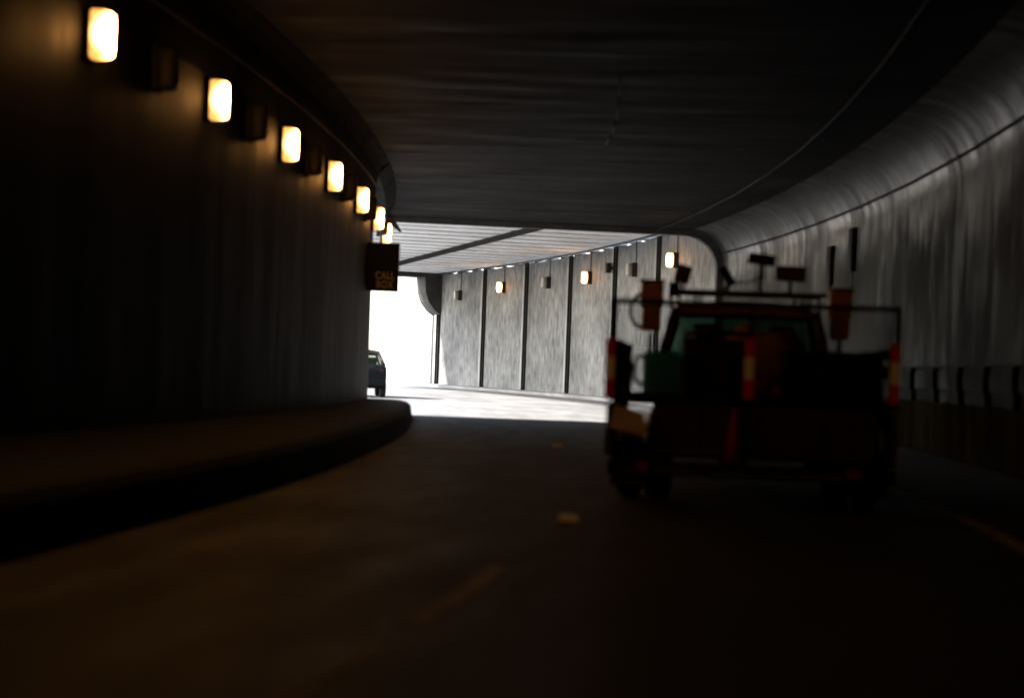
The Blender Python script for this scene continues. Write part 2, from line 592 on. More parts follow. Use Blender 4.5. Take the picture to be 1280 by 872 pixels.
# ------------------------------------------------------------------ the dark tunnel
tw = sweep('tunnel_wall', [(0.0, -0.1), (0.0, 2.4), (0.0, HW), (0.02, HW + 0.5), (0.07, HW + 0.78), (0.17, HW + 0.96), (0.32, HC), (0.32, HC + 0.4), (-0.5, HC + 0.4), (-0.5, -0.1)], rng(S_BACK, S_LEND, 2.0), [M_WALL_L, M_HAUNCH], mi_fn=lambda k: 1 if (k >= 2 and k < 6) or k == -1 else 0)
tag(tw, 'dark sooty concrete wall carrying the row of orange lamps', 'wall')
hx = []
for k in range(9):
    a = radians(90) * k / 8
    hx.append((W - 1.1 * (1 - cos(a)), HW + (HC - HW) * sin(a)))
tr_ = sweep('tunnel_wall', [(W, -0.1), (W, 1.2), (W, 2.6)] + hx + [(W - 1.1, HC + 0.4), (W + 0.5, HC + 0.4), (W + 0.5, -0.1)], rng(S_BACK, S_PORT, 1.5), M_WALL_R)
tag(tr_, 'dim streaked concrete wall rolling over into the ceiling beside the truck', 'wall')
for f in tr_.data.polygons:
    f.use_smooth = True
tr_.data.set_sharp_from_angle(angle=radians(25))
tc_ = sweep('tunnel_ceiling', [(0.323, HC), (3.5, HC), (6.5, HC), (W - 1.103, HC), (W - 1.103, HC + 0.9), (0.323, HC + 0.9)], rng(S_BACK, S_PORT, 2.0), M_CEIL)
le = sweep('ceiling_edge', [(-0.5, HC - 0.3), (0.05, HC - 0.3), (0.318, HC - 0.002), (0.318, HC + 0.9), (-0.5, HC + 0.9)], rng(S_LEND + 0.004, S_PORT, 2.0), M_HAUNCH, parent=tc_)
tag(tc_, 'flat soot-blackened ceiling of the dark tunnel', 'ceiling')
hb = sweep('portal_beam', [(0.1, HC - 0.16), (W - 1.28, HC - 0.16), (W - 1.28, HC + 1.2), (0.1, HC + 1.2)], [S_PORT + 0.01, S_PORT + 0.3], M_EDGE)
tag(hb, 'dark concrete beam across the tunnel ceiling where the pale roof begins', 'beam')
# rim round the right haunch at the portal
ri = [(o - 0.2, z - 0.16) for o, z in hx]
rim = sweep('portal_rim', [(W - 0.22, 0.0)] + ri + [(W - 1.275, HC + 0.3), (W + 0.4, HC + 0.3), (W + 0.4, 0.0)], [S_PORT + 0.01, S_PORT + 0.28], M_EDGE, parent=tr_)

# cables and joints that run along the shell
def run(name, off, z, s0, s1, r, m, label, cat, sag=0.0, group=None):
    mb = MB()
    pts = rng(s0, s1, 1.2)
    seg = 7
    rings = []
    for s in pts:
        rings.append([mb.bm.verts.new(P(off + r * cos(2 * pi * k / seg), s, z + r * sin(2 * pi * k / seg) + sag * sin(s * 2.1) * sin(s * 0.7))) for k in range(seg)])
    for a, b in zip(rings, rings[1:]):
        for k in range(seg):
            mb.bm.faces.new((a[k], a[(k + 1) % seg], b[(k + 1) % seg], b[k])).smooth = True
    return tag(mb.build(name, m), label, cat, group)


run('conduit', 0.1, HW + 0.4, -60, S_LEND, 0.022, M_CABLE, 'thin pale conduit running just above the row of orange lamps', 'conduit', 0.01)
run('conduit', W - 2.17, HC - 0.03, -60, S_PORT + 0.3, 0.025, M_CABLE, 'thin bright conduit along the dark ceiling above the truck', 'conduit', 0.012)
run('conduit', W - 0.1, HW + 0.36, -60, S_PORT, 0.03, M_CABLE, 'thin conduit along the shiny streaked wall, where the wall starts to curve', 'conduit', 0.008)

# ------------------------------------------------------------------ the lit section under the canopy
pil_px = [548, 605, 657, 712, 768, 822]
pil_s = [s_at(x, W, 3.0, S_PORT, 62) for x in pil_px]
print('pilasters', [round(s, 1) for s in pil_s])
WT = 6.195
pw = sweep('panel_wall', [(W, -0.1), (W, 2.0), (W, 4.0), (W, WT), (W + 0.4, WT), (W + 0.4, -0.1)], rng(S_PORT + 0.31, S_CAN, 1.0), M_PANEL)
tag(pw, 'grey stained panel wall with dark steel uprights lit by daylight', 'wall')
for s in pil_s:
    M = frame(W, s, 0)
    a = MB()
    a.box((-0.045, -0.16, WT / 2 + 0.02), (0.086, 0.09, WT + 0.04)).box((-0.045, 0.16, WT / 2 + 0.02), (0.086, 0.09, WT + 0.04)).box((-0.035, 0, WT - 0.1), (0.06, 0.226, 0.16))
    o = a.build('upright', M_STEEL)
    o.parent = pw
    o.matrix_world = M
    a = MB()
    a.box((-0.025, 0.42, WT / 2), (0.046, 0.4, WT - 0.06), bevel=0.01)
    o = a.build('joint_strip', M_JOINT)
    o.parent = pw
    o.matrix_world = M
tag(sweep('kerb', [(W - 0.55, 0.0), (W - 0.55, 0.14), (W - 0.002, 0.16), (W - 0.002, 0.0)], rng(S_PORT + 0.31, S_CAN, 1.0), M_CONCROAD), kind='structure')

# precast planks of the canopy
can = empty('canopy_roof', Matrix.Identity(4))
tag(can, 'pale ribbed roof of planks spanning between the dark tunnel and daylight', 'roof')
DZ = 6.25
bm = bmesh.new()
uvl = bm.loops.layers.uv.new('UVMap')
s = S_PORT + 0.35
pitch = 1.9
while s < S_CAN:
    for (a, b, z, zt) in ((s, s + pitch * 0.64, DZ, DZ + 0.5), (s + pitch * 0.64, s + pitch, DZ + 0.42, DZ + 0.5)):
        offs = [-1.2, 2.0, 5.0, 8.0, W + 0.25]
        lo = [[bm.verts.new(P(o, q, z)) for o in offs] for q in (a, b)]
        hi = [[bm.verts.new(P(o, q, zt)) for o in offs] for q in (a, b)]
        fs = []
        for k in range(4):
            fs.append(bm.faces.new((lo[0][k], lo[0][k + 1], lo[1][k + 1], lo[1][k])))
            fs.append(bm.faces.new((hi[0][k], hi[1][k], hi[1][k + 1], hi[0][k + 1])))
            fs.append(bm.faces.new((lo[0][k], hi[0][k], hi[0][k + 1], lo[0][k + 1])))
            fs.append(bm.faces.new((lo[1][k], lo[1][k + 1], hi[1][k + 1], hi[1][k])))
        fs.append(bm.faces.new((lo[0][0], lo[1][0], hi[1][0], hi[0][0])))
        fs.append(bm.faces.new((lo[0][4], hi[0][4], hi[1][4], lo[1][4])))
        for f in fs:
            f.material_index = 1 if z > DZ else 0  # recess faces coloured dark, standing in for shade between the planks
            for lp in f.loops:
                lp[uvl].uv = (lp.vert.co.x, lp.vert.co.y)
    s += pitch
me = bpy.data.meshes.new('deck')
bmesh.ops.recalc_face_normals(bm, faces=bm.faces)
bm.to_mesh(me)
bm.free()
link('deck', me, [M_DECK, M_EDGE], can)
b0, b1 = P(6.72, S_PORT + 0.5, DZ - 0.1), P(6.72, S_CAN - 0.1, DZ - 0.1)
MB().box((b0 + b1) / 2, (0.13, (b1 - b0).length, 0.19), rot=(b1 - b0).to_track_quat('Y', 'Z').to_matrix()).build('roof_beam', M_STEEL, can)
sweep('roof_conduit', [(W - 0.45, DZ - 0.07), (W - 0.39, DZ - 0.07), (W - 0.39, DZ - 0.01), (W - 0.45, DZ - 0.01)], rng(S_PORT + 0.35, S_CAN, 1.2), M_GALV, parent=can)
bl = MB()
for s in rng(S_PORT + 1, S_CAN - 0.5, 2.1):
    bl.box((0, 0, 0), (0.3, random.uniform(0.3, 1.3), DZ - WT - 0.004), rot=Matrix.Rotation(s / R, 3, 'Z'))
    vs = bl.bm.verts[:][-8:]
    bmesh.ops.translate(bl.bm, verts=vs, vec=P(W + 0.2, s, (DZ + WT) / 2))
bl.build('bearing_block', M_EDGE, can)

# the portal frame at the far end of the canopy
FP0, FP1 = S_CAN + 0.05, S_CAN + 1.4
fz = 6.02
prof = [(W + 0.35, -0.1), (W + 0.02, -0.1), (W + 0.02, 3.95), (W - 0.35, 4.2), (W - 0.72, 4.65), (W - 0.92, 5.2), (W - 1.0, fz), (-1.2, fz), (-1.2, fz + 1.0), (W + 0.35, fz + 1.0)]
fp = sweep('overpass', prof, [FP0, FP1], M_EDGE)
tag(fp, 'dark far overpass with a rounded corner against the white daylight', 'overpass')

# ------------------------------------------------------------------ parapet and railing on the right
PO = W - 0.62
pp = sweep('parapet_wall', [(PO, 0.0), (PO + 0.02, 0.12), (PO, 0.86), (PO + 0.22, 0.86), (PO + 0.22, 0.0)], rng(-60, S_PORT - 1, 1.5), M_PARA)
tag(pp, 'low ochre concrete parapet at the foot of the dim streaked wall', 'wall')
rl = empty('railing', Matrix.Identity(4))
tag(rl, 'dark post-and-rail railing on top of the low ochre parapet', 'railing')
for z in (1.02, 1.4):
    sweep('rail', [(PO + 0.08, z), (PO + 0.14, z), (PO + 0.14, z + 0.06), (PO + 0.08, z + 0.06)], rng(-60, S_PORT - 1, 1.5), M_STEEL, parent=rl)
s = -34.0
post_me = None
while s < 12:
    if post_me is None:
        a = MB()
        a.prism([(-0.34, 0), (0.34, 0), (0.3, 0.16), (0.16, 0.22), (0.14, 0.46), (0.24, 0.56), (-0.24, 0.56), (-0.14, 0.46), (-0.16, 0.22), (-0.3, 0.16)], 'x', -0.045, 0.045)
        o = a.build('post', M_STEEL, rl)
        post_me = o.data
    else:
        o = bpy.data.objects.new('post', post_me)
        COL.objects.link(o)
        o.parent = rl
    o.matrix_world = frame(PO + 0.02, s, 0.862)
    s += 1.9

# ------------------------------------------------------------------ wall lamps
def lens_loops(d0, d1, hw, hh):
    """bulging lens along +x from d0 to d1"""
    loops = []
    for k in range(7):
        t = k / 6
        x = d0 + (d1 - d0) * sin(t * pi / 2)
        q = 1 - 0.5 * (1 - cos(t * pi / 2)) ** 1.6
        qh = 1 - 0.22 * (1 - cos(t * pi / 2)) ** 1.6
        w, h = hw * q, hh * qh
        lp = []
        for j in range(16):
            a = 2 * pi * j / 16
            cx, cz = cos(a), sin(a)
            e = 0.35
            lp.append((x, w * math.copysign(abs(cx) ** e, cx), h * math.copysign(abs(cz) ** e, cz)))
        loops.append(lp)
    return loops


def make_lamp(lit, conduit_h, off_mat=None, hd=0.2):
    r = empty('wall_lamp', Matrix.Identity(4))
    MB().box((hd / 2, 0, 0), (hd, 0.27, 0.54), bevel=0.02).build('housing', M_HOUS, r)
    mb = MB()
    mb.loft(lens_loops(hd + 0.001, hd + 0.2, 0.125, 0.25), smooth=True)
    mb.build('lens', M_LENS_ON if lit else (off_mat or M_LENS_OFF), r)
    if conduit_h:
        MB().cyl((0.03, 0, 0.271), (0.03, 0, 0.27 + conduit_h), 0.018, seg=8).build('feed_conduit', M_STEEL, r)
    return r


LZ = EYE + 3.237
SP, SS0 = 4.276, -19.12
ordn = ['nearest the camera', 'second from the camera', 'third from the camera', 'fourth from the camera', 'fifth from the camera', 'sixth from the camera', 'last, beside the hanging sign']
lit_proto = make_lamp(True, 0, None, 0.07)
off_proto = make_lamp(False, 0, mat('sooty_dead_lens', (0.05, 0.045, 0.04), 0.5, 0.2, base2=(0.025, 0.023, 0.02), scale=(9, 9, 9)), 0.07)
for i in range(7):
    o = lit_proto if i == 0 else copy_tree(lit_proto)
    o.matrix_world = frame(0.0, SS0 + i * SP, LZ)
    tag(o, 'lit orange wall lamp of the left row, ' + ordn[i], 'lamp', 'lit lamps on the dark left wall')
for i in range(1, 9):                     # the same row carries on behind the camera
    o = copy_tree(lit_proto)
    o.matrix_world = frame(0.0, SS0 - i * SP, LZ)
    tag(o, 'lit orange wall lamp of the left row, outside the picture behind the viewer', 'lamp', 'lit lamps behind the viewer')
for i in range(6):
    o = off_proto if i == 0 else copy_tree(off_proto)
    o.matrix_world = frame(0.0, SS0 + (i + 0.5) * SP, LZ + 0.02)
    tag(o, 'unlit lamp on the dark wall between the ' + ['first and second', 'second and third', 'third and fourth', 'fourth and fifth', 'fifth and sixth', 'sixth and seventh'][i] + ' orange lamps', 'lamp', 'unlit lamps on the dark left wall')

flip = Matrix.Rotation(pi, 4, 'Z')
lit2 = make_lamp(True, 1.0)
off2 = make_lamp(False, 1.0)
far_l = [(840, 325, 1, 'lit orange lamp on the grey panel wall nearest the truck roof'),
         (733, 347, 1, 'middle of the three lit orange lamps on the grey panel wall'),
         (626, 359, 1, 'farthest and smallest lit orange lamp on the grey panel wall'),
         (789, 337, 0, 'unlit grey lamp on the panel wall closest to the truck'),
         (682, 353, 0, 'unlit grey lamp between the two farther orange lamps on panels'),
         (572, 369, 0, 'unlit grey lamp on the last wall panel before daylight')]
u1 = u0 = False
for px, py, lit, lab in far_l:
    s = s_at(px, W - 0.2, 4.8, S_PORT - 4, 62)
    p = P(W - 0.2, s, 0)
    z = unproject(px, py, p.y).z
    src = lit2 if lit else off2
    used = u1 if lit else u0
    o = copy_tree(src) if used else src
    if lit:
        u1 = True
    else:
        u0 = True
    o.matrix_world = frame(W, s, z) @ flip
    tag(o, lab, 'lamp', ('lit' if lit else 'unlit') + ' lamps on the panel wall')
    print('far lamp', px, round(s, 1), round(z, 2), 'd', round(p.y, 1))

# narrow dark boxes high on the right wall, a small junction box by the uprights
sb = None
for px, y0, y1, lab in ((1038, 308, 357, 'narrow dark slot box on the streaked wall, the shorter and farther one'), (1065, 285, 340, 'narrow dark slot box on the streaked wall, the taller and nearer one')):
    s = s_at(px, W - 0.05, 4.0, -20, S_PORT)
    d = P(W, s, 0).y
    z0, z1 = unproject(px, y1, d).z, unproject(px, y0, d).z
    z1 = min(z1, HW - 0.02)
    a = MB()
    a.box((-0.05, 0, 0), (0.1, 0.42, z1 - z0), bevel=0.015).box((-0.105, 0, 0), (0.012, 0.34, z1 - z0 - 0.1))
    o = a.build('slot_box', M_STEEL, mtx=frame(W - 0.002, s, (z0 + z1) / 2))
    MB().cyl((-0.03, 0, -(z1 - z0) / 2 - 0.5), (-0.03, 0, -(z1 - z0) / 2), 0.016, seg=8).build('feed_conduit', M_GALV, o)
    tag(o, lab, 'wall box', 'dark slot boxes on the streaked wall')
s = s_at(763, W - 0.1, 4.5, S_PORT, 60)
z = unproject(763, 335, P(W, s, 0).y).z
a = MB()
a.box((-0.09, 0, 0), (0.18, 0.3, 0.4), bevel=0.02)
o = a.build('junction_box', M_STEEL, mtx=frame(W - 0.12, s, z))
tag(o, 'small dark junction box beside a steel upright between lit and unlit lamps', 'junction box')
a = MB()
a.box((-0.002, 0, 0), (0.2, 0.12, 0.12)).build('bracket', M_STEEL, o)

# ------------------------------------------------------------------ call box sign
D_S = 38.6
c0, c1 = unproject(461, 303, D_S), unproject(497, 365, D_S)
sw, sh = c1.x - c0.x + 0.02, c0.z - c1.z
cx, cz = (c0.x + c1.x) / 2, (c0.z + c1.z) / 2
sg = empty('call_box_sign', Matrix.Translation((cx, D_S, cz)))
tag(sg, 'dark hanging CALL BOX sign at the end of the left wall', 'sign')
MB().box((0, 0, 0), (sw, 0.16, sh), bevel=0.012).build('sign_box', M_SIGN, sg)
MB().box((-sw / 2 - 0.09, 0.02, sh * 0.33), (0.18, 0.06, 0.06)).build('bracket', M_STEEL, sg)


def text(body, size, loc, m, parent, width=None):
    cu = bpy.data.curves.new('lettering', 'FONT')
    cu.body = body
    cu.size = size
    cu.align_x = 'CENTER'
    cu.align_y = 'CENTER'
    cu.extrude = 0.004
    cu.offset = 0.007
    cu.space_character = 1.12
    o = bpy.data.objects.new('lettering_tmp', cu)
    COL.objects.link(o)
    dg = bpy.context.evaluated_depsgraph_get()
    me = bpy.data.meshes.new_from_object(o.evaluated_get(dg))
    bpy.data.objects.remove(o)
    n = link('lettering', me, m, parent)
    n.data.materials.clear()
    n.data.materials.append(m)
    n.rotation_euler = (pi / 2, 0, 0)
    n.location = loc
    if width:
        n.scale.x = width / max(0.01, max(v.co.x for v in me.vertices) - min(v.co.x for v in me.vertices))
    return n


text('CALL', 0.22, (0.05, -0.087, -sh * 0.5 + 0.34), M_LETTER, sg, 0.42)
text('BOX', 0.22, (0.05, -0.087, -sh * 0.5 + 0.145), M_LETTER, sg, 0.37)

# dark angled camera bracket under the end of the ceiling
D_B = 52.5
q = unproject(490, 279, D_B)
br = empty('camera_bracket', Matrix.Translation(q))
tag(br, 'small dark bracket hanging at the left corner of the tunnel ceiling', 'bracket')
a = MB()
a.prism([(-0.3, 0.42), (0.02, 0.2), (0.3, -0.24), (0.24, -0.26), (-0.1, 0.0), (-0.42, 0.1)], 'y', -0.09, 0.09)
a.build('arm', M_STEEL, br)
MB().cyl((-0.3, 0, 0.2), (-0.3, 0, HC - q.z + 0.02), 0.03).build('hanger', M_STEEL, br)

# loose cable on the ceiling
mb = MB()
pts = []
for px, py in ((776, 92), (774, 120), (771, 150), (765, 168), (757, 181)):
    yt = (py - 426) * cos(ROLL) - (px - 640) * sin(ROLL) - (460.73 - 426)
    d = (HC - 0.025 - EYE) * FPX / -yt
    pts.append(unproject(px, py, d))
mb.tube(pts, 0.014, 6)
tag(mb.build('ceiling_cable', M_CABLE), 'short loose wire on the middle of the blackened ceiling', 'cable')

# ------------------------------------------------------------------ road studs
stud = None
for px, py, lab in ((710, 651, 'pale raised road stud beside the rear wheel of the truck'), (697, 559, 'pale raised road stud ahead, before the bright pavement')):
    yt = (py - 426) * cos(ROLL) - (px - 640) * sin(ROLL) - (460.73 - 426)
    d = EYE * FPX / yt
    p = unproject(px, py, d)
    if stud is None:
        mb = MB()
        lp = [[(x, y, 0) for x, y in ((-.075, -.07), (.075, -.07), (.075, .07), (-.075, .07))], [(x, y, .045) for x, y in ((-.065, -.03), (.065, -.03), (.065, .03), (-.065, .03))]]
        mb.loft(lp)
        stud = mb.build('road_stud', M_MARKER)
        o = stud
    else:
        o = stud.copy()
        COL.objects.link(o)
        if py > 700:
            o.data = stud.data.copy()
            o.data.materials[0] = M_PAINT_W
    o.location = (p.x, p.y, 0.002)
    o.rotation_euler = (0, 0, -0.1)
    tag(o, lab, 'road stud', 'raised studs on the lane line')

# ------------------------------------------------------------------ the maintenance truck
YAW = -0.11
G = Vector((2.09, 15.2, 0))
TM = Matrix.Translation(G) @ Matrix.Rotation(YAW, 4, 'Z')
tk = empty('maintenance_truck', TM)
tag(tk, 'dark orange maintenance truck with a caged flatbed and striped markers', 'truck')


def tp(mb, name, m, parent=tk):
    return mb.build(name, m, parent)


# chassis, bed
tp(MB().box((0, 3.4, 0.52), (0.9, 6.4, 0.16)).box((0, 0.9, 0.45), (1.5, 0.12, 0.12)), 'chassis', M_BLACK)
tp(MB().box((0, 1.75, 0.92), (2.42, 3.3, 0.07), bevel=0.01), 'bed_floor', M_STEEL)
for sx in (-1, 1):
    a = MB()
    # side body with a wheel arch cut as an outline
    prof = [(0.12, 0.42), (0.75, 0.42), (0.78, 0.6)]
    for k in range(9):
        t = pi - pi * k / 8
        prof.append((1.25 + 0.47 * cos(t), 0.42 + 0.44 * sin(t)))
    prof += [(1.75, 0.42), (3.35, 0.42), (3.35, 0.88), (0.12, 0.88)]
    prof = [p for i, p in enumerate(prof) if p != (0.78, 0.6)]
    a.prism(prof, 'x', sx * 1.23 - 0.03, sx * 1.23 + 0.03)
    tp(a, 'side_body', M_ORANGE_D)
    a = MB()
    for y in (0.25, 1.2, 2.2, 3.2):
        a.box((sx * 1.2, y, 1.2), (0.05, 0.05, 0.5))
    a.box((sx * 1.2, 1.72, 1.24), (0.035, 3.1, 0.1)).box((sx * 1.2, 1.72, 1.4), (0.035, 3.1, 0.1))
    tp(a, 'stake_side', M_STEEL)
a = MB()
a.box((0.12, 0.08, 0.68), (1.9, 0.06, 0.44), bevel=0.012)
for x in (-0.45, 0.05, 0.6):
    a.box((x, 0.045, 0.68), (0.03, 0.03, 0.4))
tp(a, 'tailgate', M_ORANGE_D)
tp(MB().box((0, -0.06, 0.34), (2.44, 0.2, 0.13), bevel=0.015), 'rear_bumper', M_STEEL)
tp(MB().box((-0.1, -0.166, 0.32), (2.1, 0.008, 0.035)), 'bumper_strip', M_OCHRE)
for x, sz in ((-0.92, 0.1), (0.88, 0.12)):
    tp(MB().box((x, -0.168, 0.36), (sz, 0.02, 0.07), bevel=0.006), 'tail_light', M_REDLENS)
for sx in (-1, 1):
    tp(MB().box((sx * 1.0, 0.62, 0.33), (0.46, 0.02, 0.4)), 'mudflap', M_BLACK)
# beige slatted plate low at the rear left
a = MB()
R_ = Matrix.Rotation(radians(12), 3, 'Y')
for k in range(4):
    a.box(R_ @ Vector((0, 0, -0.075 + 0.05 * k)), (0.34 - 0.02 * (k % 2), 0.05, 0.043), rot=R_)
o = tp(a, 'rear_placard', M_BEIGE)
o.location = (-1.04, -0.03, 0.74)

# wheels
def wheel(x, y, dual):
    a = MB()
    a.lathe((x - 0.12, y, 0.385), (1, 0, 0), [(0, 0.24), (0, 0.34), (0.03, 0.375), (0.07, 0.385), (0.17, 0.385), (0.21, 0.375), (0.24, 0.34), (0.24, 0.24)])
    t = tp(a, 'wheel', M_BLACK)
    a = MB()
    sx = 1 if x > 0 else -1
    a.lathe((x + sx * 0.02, y, 0.385), (sx, 0, 0), [(0, 0.236), (0.09, 0.23), (0.07, 0.18), (0.05, 0.1), (0.1, 0.08), (0.1, 0.03)])
    a.build('rim', M_STEEL, t)
    return t


for sx in (-1, 1):
    wheel(sx * 1.08, 1.25, 0)
    wheel(sx * 0.81, 1.25, 0)
    wheel(sx * 0.92, 5.75, 0)

# gate cage at the rear
a = MB()
GZ = 1.775
for x in (-1.22, 1.22):
    a.box((x, 0, 1.34), (0.05, 0.05, 0.86))
a.box((0, 0, GZ), (2.49, 0.05, 0.05)).box((0, 0, 0.965), (2.39, 0.045, 0.04)).box((-0.03, 0, 1.36), (0.035, 0.04, 0.76))
tp(a, 'cage_frame', M_STEEL)
a = MB()
z = 1.0
while z < GZ - 0.03:
    a.box((0, 0.012, z), (2.38, 0.006, 0.008))
    z += 0.034
x = -1.18
while x < 1.19:
    a.box((x, 0.021, 1.37), (0.007, 0.006, 0.77))
    x += 0.06
tp(a, 'wire_mesh', M_STEEL)
for x, z0 in ((-1.235, 0.93), (-0.035, 0.965), (1.2, 0.965)):
    a = MB()
    hs = (0.17, 0.19, 0.16)
    z = z0
    for h, mi in zip(hs, (0, 1, 0)):
        a.box((x, -0.04, z + h / 2), (0.082, 0.02, h), mi=mi)
        z += h
    tp(a, 'striped_marker', [M_RED, M_CREAM])

# cab: lower shell, pillars, roof, glass
CY0, CY1 = 3.75, 5.45
def sect(y, hw, z0, z1, r=0.1, n=4):
    pts = []
    for cx_, cz_, a0 in ((hw - r, z0 + r, -90), (hw - r, z1 - r, 0), (-hw + r, z1 - r, 90), (-hw + r, z0 + r, 180)):
        for k in range(n + 1):
            t = radians(a0 + 90 * k / n)
            pts.append((cx_ + r * cos(t), y, cz_ + r * sin(t)))
    return pts


a = MB()
a.loft([sect(CY0, 0.92, 0.48, 1.3), sect(CY0 + 0.1, 0.96, 0.46, 1.32), sect(CY1, 0.96, 0.46, 1.3), sect(CY1 + 0.1, 0.95, 0.46, 1.24),
        sect(6.9, 0.9, 0.48, 1.16), sect(7.05, 0.84, 0.55, 1.05)])
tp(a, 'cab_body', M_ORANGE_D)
a = MB()
lp = []
for y, hw, dz in ((CY0 + 0.02, 0.72, -0.04), (CY0 + 0.12, 0.78, 0.0), (4.5, 0.8, 0.03), (5.0, 0.77, 0.0), (5.12, 0.7, -0.05)):
    pts = []
    for k in range(13):
        t = -1 + 2 * k / 12
        pts.append((hw * t, y, 1.97 + dz - 0.1 * abs(t) ** 3))
    for k in range(13):
        t = 1 - 2 * k / 12
        pts.append((hw * t * 0.97, y, 1.85 + dz * 0.5 - 0.02 * abs(t)))
    lp.append(pts)
a.loft(lp)
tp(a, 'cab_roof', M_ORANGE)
a = MB()
for sx in (-1, 1):
    tp(MB().cyl((sx * 0.9, CY0 + 0.05, 1.28), (sx * 0.75, CY0 + 0.08, 1.88), 0.05, seg=8), 'pillar', M_ORANGE_D)
    tp(MB().cyl((sx * 0.9, CY1 + 0.25, 1.25), (sx * 0.73, 5.05, 1.88), 0.045, seg=8), 'pillar', M_ORANGE_D)
    tp(MB().cyl((sx * 0.93, 4.75, 1.3), (sx * 0.77, 4.65, 1.88), 0.04, seg=8), 'pillar', M_ORANGE_D)


def pane(name, pts):
    mb = MB()
    n = (Vector(pts[1]) - Vector(pts[0])).cross(Vector(pts[2]) - Vector(pts[1])).normalized() * 0.006
    mb.loft([[tuple(Vector(p) - n) for p in pts], [tuple(Vector(p) + n) for p in pts]])
    return tp(mb, name, M_GLASS)


pane('rear_window', [(-0.82, CY0 + 0.06, 1.31), (0.82, CY0 + 0.06, 1.31), (0.7, CY0 + 0.08, 1.85), (-0.7, CY0 + 0.08, 1.85)])
pane('windscreen', [(-0.84, 5.68, 1.27), (0.84, 5.68, 1.27), (0.68, 5.08, 1.85), (-0.68, 5.08, 1.85)])
for sx in (-1, 1):
    pane('side_window', [(sx * 0.92, 3.9, 1.32), (sx * 0.92, 5.5, 1.3), (sx * 0.75, 5.05, 1.84), (sx * 0.77, 3.92, 1.84)])
for sx in (-1, 1):
    a = MB()
    a.box((sx * 0.42, 4.35, 1.32), (0.5, 0.14, 0.5), bevel=0.05).box((sx * 0.42, 4.32, 1.65), (0.26, 0.1, 0.17), bevel=0.04)
    tp(a, 'seat', M_BLACK)
tp(MB().box((0, 7.1, 0.55), (1.85, 0.16, 0.2), bevel=0.03), 'front_bumper', M_STEEL)
tp(MB().box((0, 7.03, 0.85), (1.1, 0.05, 0.24)), 'grille', M_BLACK)
for sx in (-1, 1):
    tp(MB().box((sx * 0.7, 7.03, 0.88), (0.24, 0.06, 0.18), bevel=0.02), 'headlight', M_LENS_OFF)

# amber boxes either side of the cab on arms
for sx, dz in ((-1, 0.03), (1, 0.0)):
    a = MB()
    a.box((sx * 1.02, CY0 + 0.3, 1.98 + dz), (0.25, 0.2, 0.3), bevel=0.03).box((sx * 1.02, CY0 + 0.3, 1.71 + dz), (0.21, 0.16, 0.24), bevel=0.025)
    w = tp(a, 'warning_light', M_AMBER)
    MB().box((sx * 1.02, CY0 + 0.3, 2.14 + dz), (0.27, 0.22, 0.03), bevel=0.008).build('cap', M_STEEL, w)
    MB().cyl((sx * 1.02, CY0 + 0.3, 1.22), (sx * 1.02, CY0 + 0.3, 1.6), 0.025).cyl((sx * 0.88, CY0 + 0.3, 1.24), (sx * 1.02, CY0 + 0.3, 1.24), 0.025).build('arm', M_STEEL, w)
# looped cable beside the left one
a = MB()
pts = []
for k in range(13):
    t = radians(60 + 260 * k / 12)
    pts.append((-1.1 + 0.15 * cos(t), CY0 + 0.25, 1.84 + 0.19 * sin(t)))
a.tube(pts, 0.022, 7)
tp(a, 'cable_loop', M_BLACK)

# roof rack with floodlights
RZ = 2.075
a = MB()
a.box((0.02, 4.2, RZ), (1.72, 0.06, 0.05)).box((0.02, 4.75, RZ), (1.6, 0.05, 0.05))
for x in (-0.82, -0.55, 0.62, 0.8):
    a.box((x, 4.2, RZ - 0.1), (0.035, 0.05, 0.18))
    a.box((x * 0.9, 4.75, RZ - 0.1), (0.035, 0.05, 0.18))
tp(a, 'roof_rack', M_ORANGE_D)


def flood(px, py, w, h, tilt, m, stalk=True):
    """floodlight on the rack bar, at the place it has on the photograph"""
    P0 = Vector((0, 4.2, 0))
    d = (TM @ Vector((0, 4.2, 0))).y
    loc = TM.inverted() @ unproject(px, py, d + 0.1)
    a = MB()
    rt = Matrix.Rotation(radians(tilt), 3, 'Y')
    k = 0.5
    fr = [(-w / 2, -0.11, -h / 2), (w / 2, -0.11, -h / 2), (w / 2, -0.11, h / 2), (-w / 2, -0.11, h / 2)]
    bk = [(x * 0.7, 0.11, z * 0.7) for x, _, z in fr]
    a.loft([[tuple(rt @ Vector(p)) for p in fr], [tuple(rt @ Vector((p[0], -0.02, p[2]))) for p in fr], [tuple(rt @ Vector(p)) for p in bk]])
    o = tp(a, 'floodlight', m)
    o.location = loc
    MB().cyl((0, 0, -h * 0.3), (0, -0.02, RZ - loc.z), 0.022, seg=8).cyl((-w * 0.5, 0, -0.02), (w * 0.5, 0, -0.02), 0.016, seg=8).build('stalk', M_STEEL, o)
    return o


flood(854, 343, 0.17, 0.2, 14, M_ORANGE_D)
flood(843, 362, 0.12, 0.16, 0, M_STEEL)
flood(909, 346, 0.1, 0.24, -35, M_STEEL)
flood(952, 325, 0.3, 0.12, 6, M_STEEL)
flood(988, 343, 0.33, 0.17, 2, mat('dark_red_paint', (0.06, 0.008, 0.01), 0.5, 0.5, base2=(0.035, 0.006, 0.007), scale=(5, 5, 5)))
a = MB()
a.tube([(-0.3, 4.2, RZ), (-0.18, 4.2, RZ + 0.1), (0.05, 4.2, RZ + 0.13), (0.2, 4.2, RZ + 0.2)], 0.012, 6)
tp(a, 'rack_cable', M_BLACK)

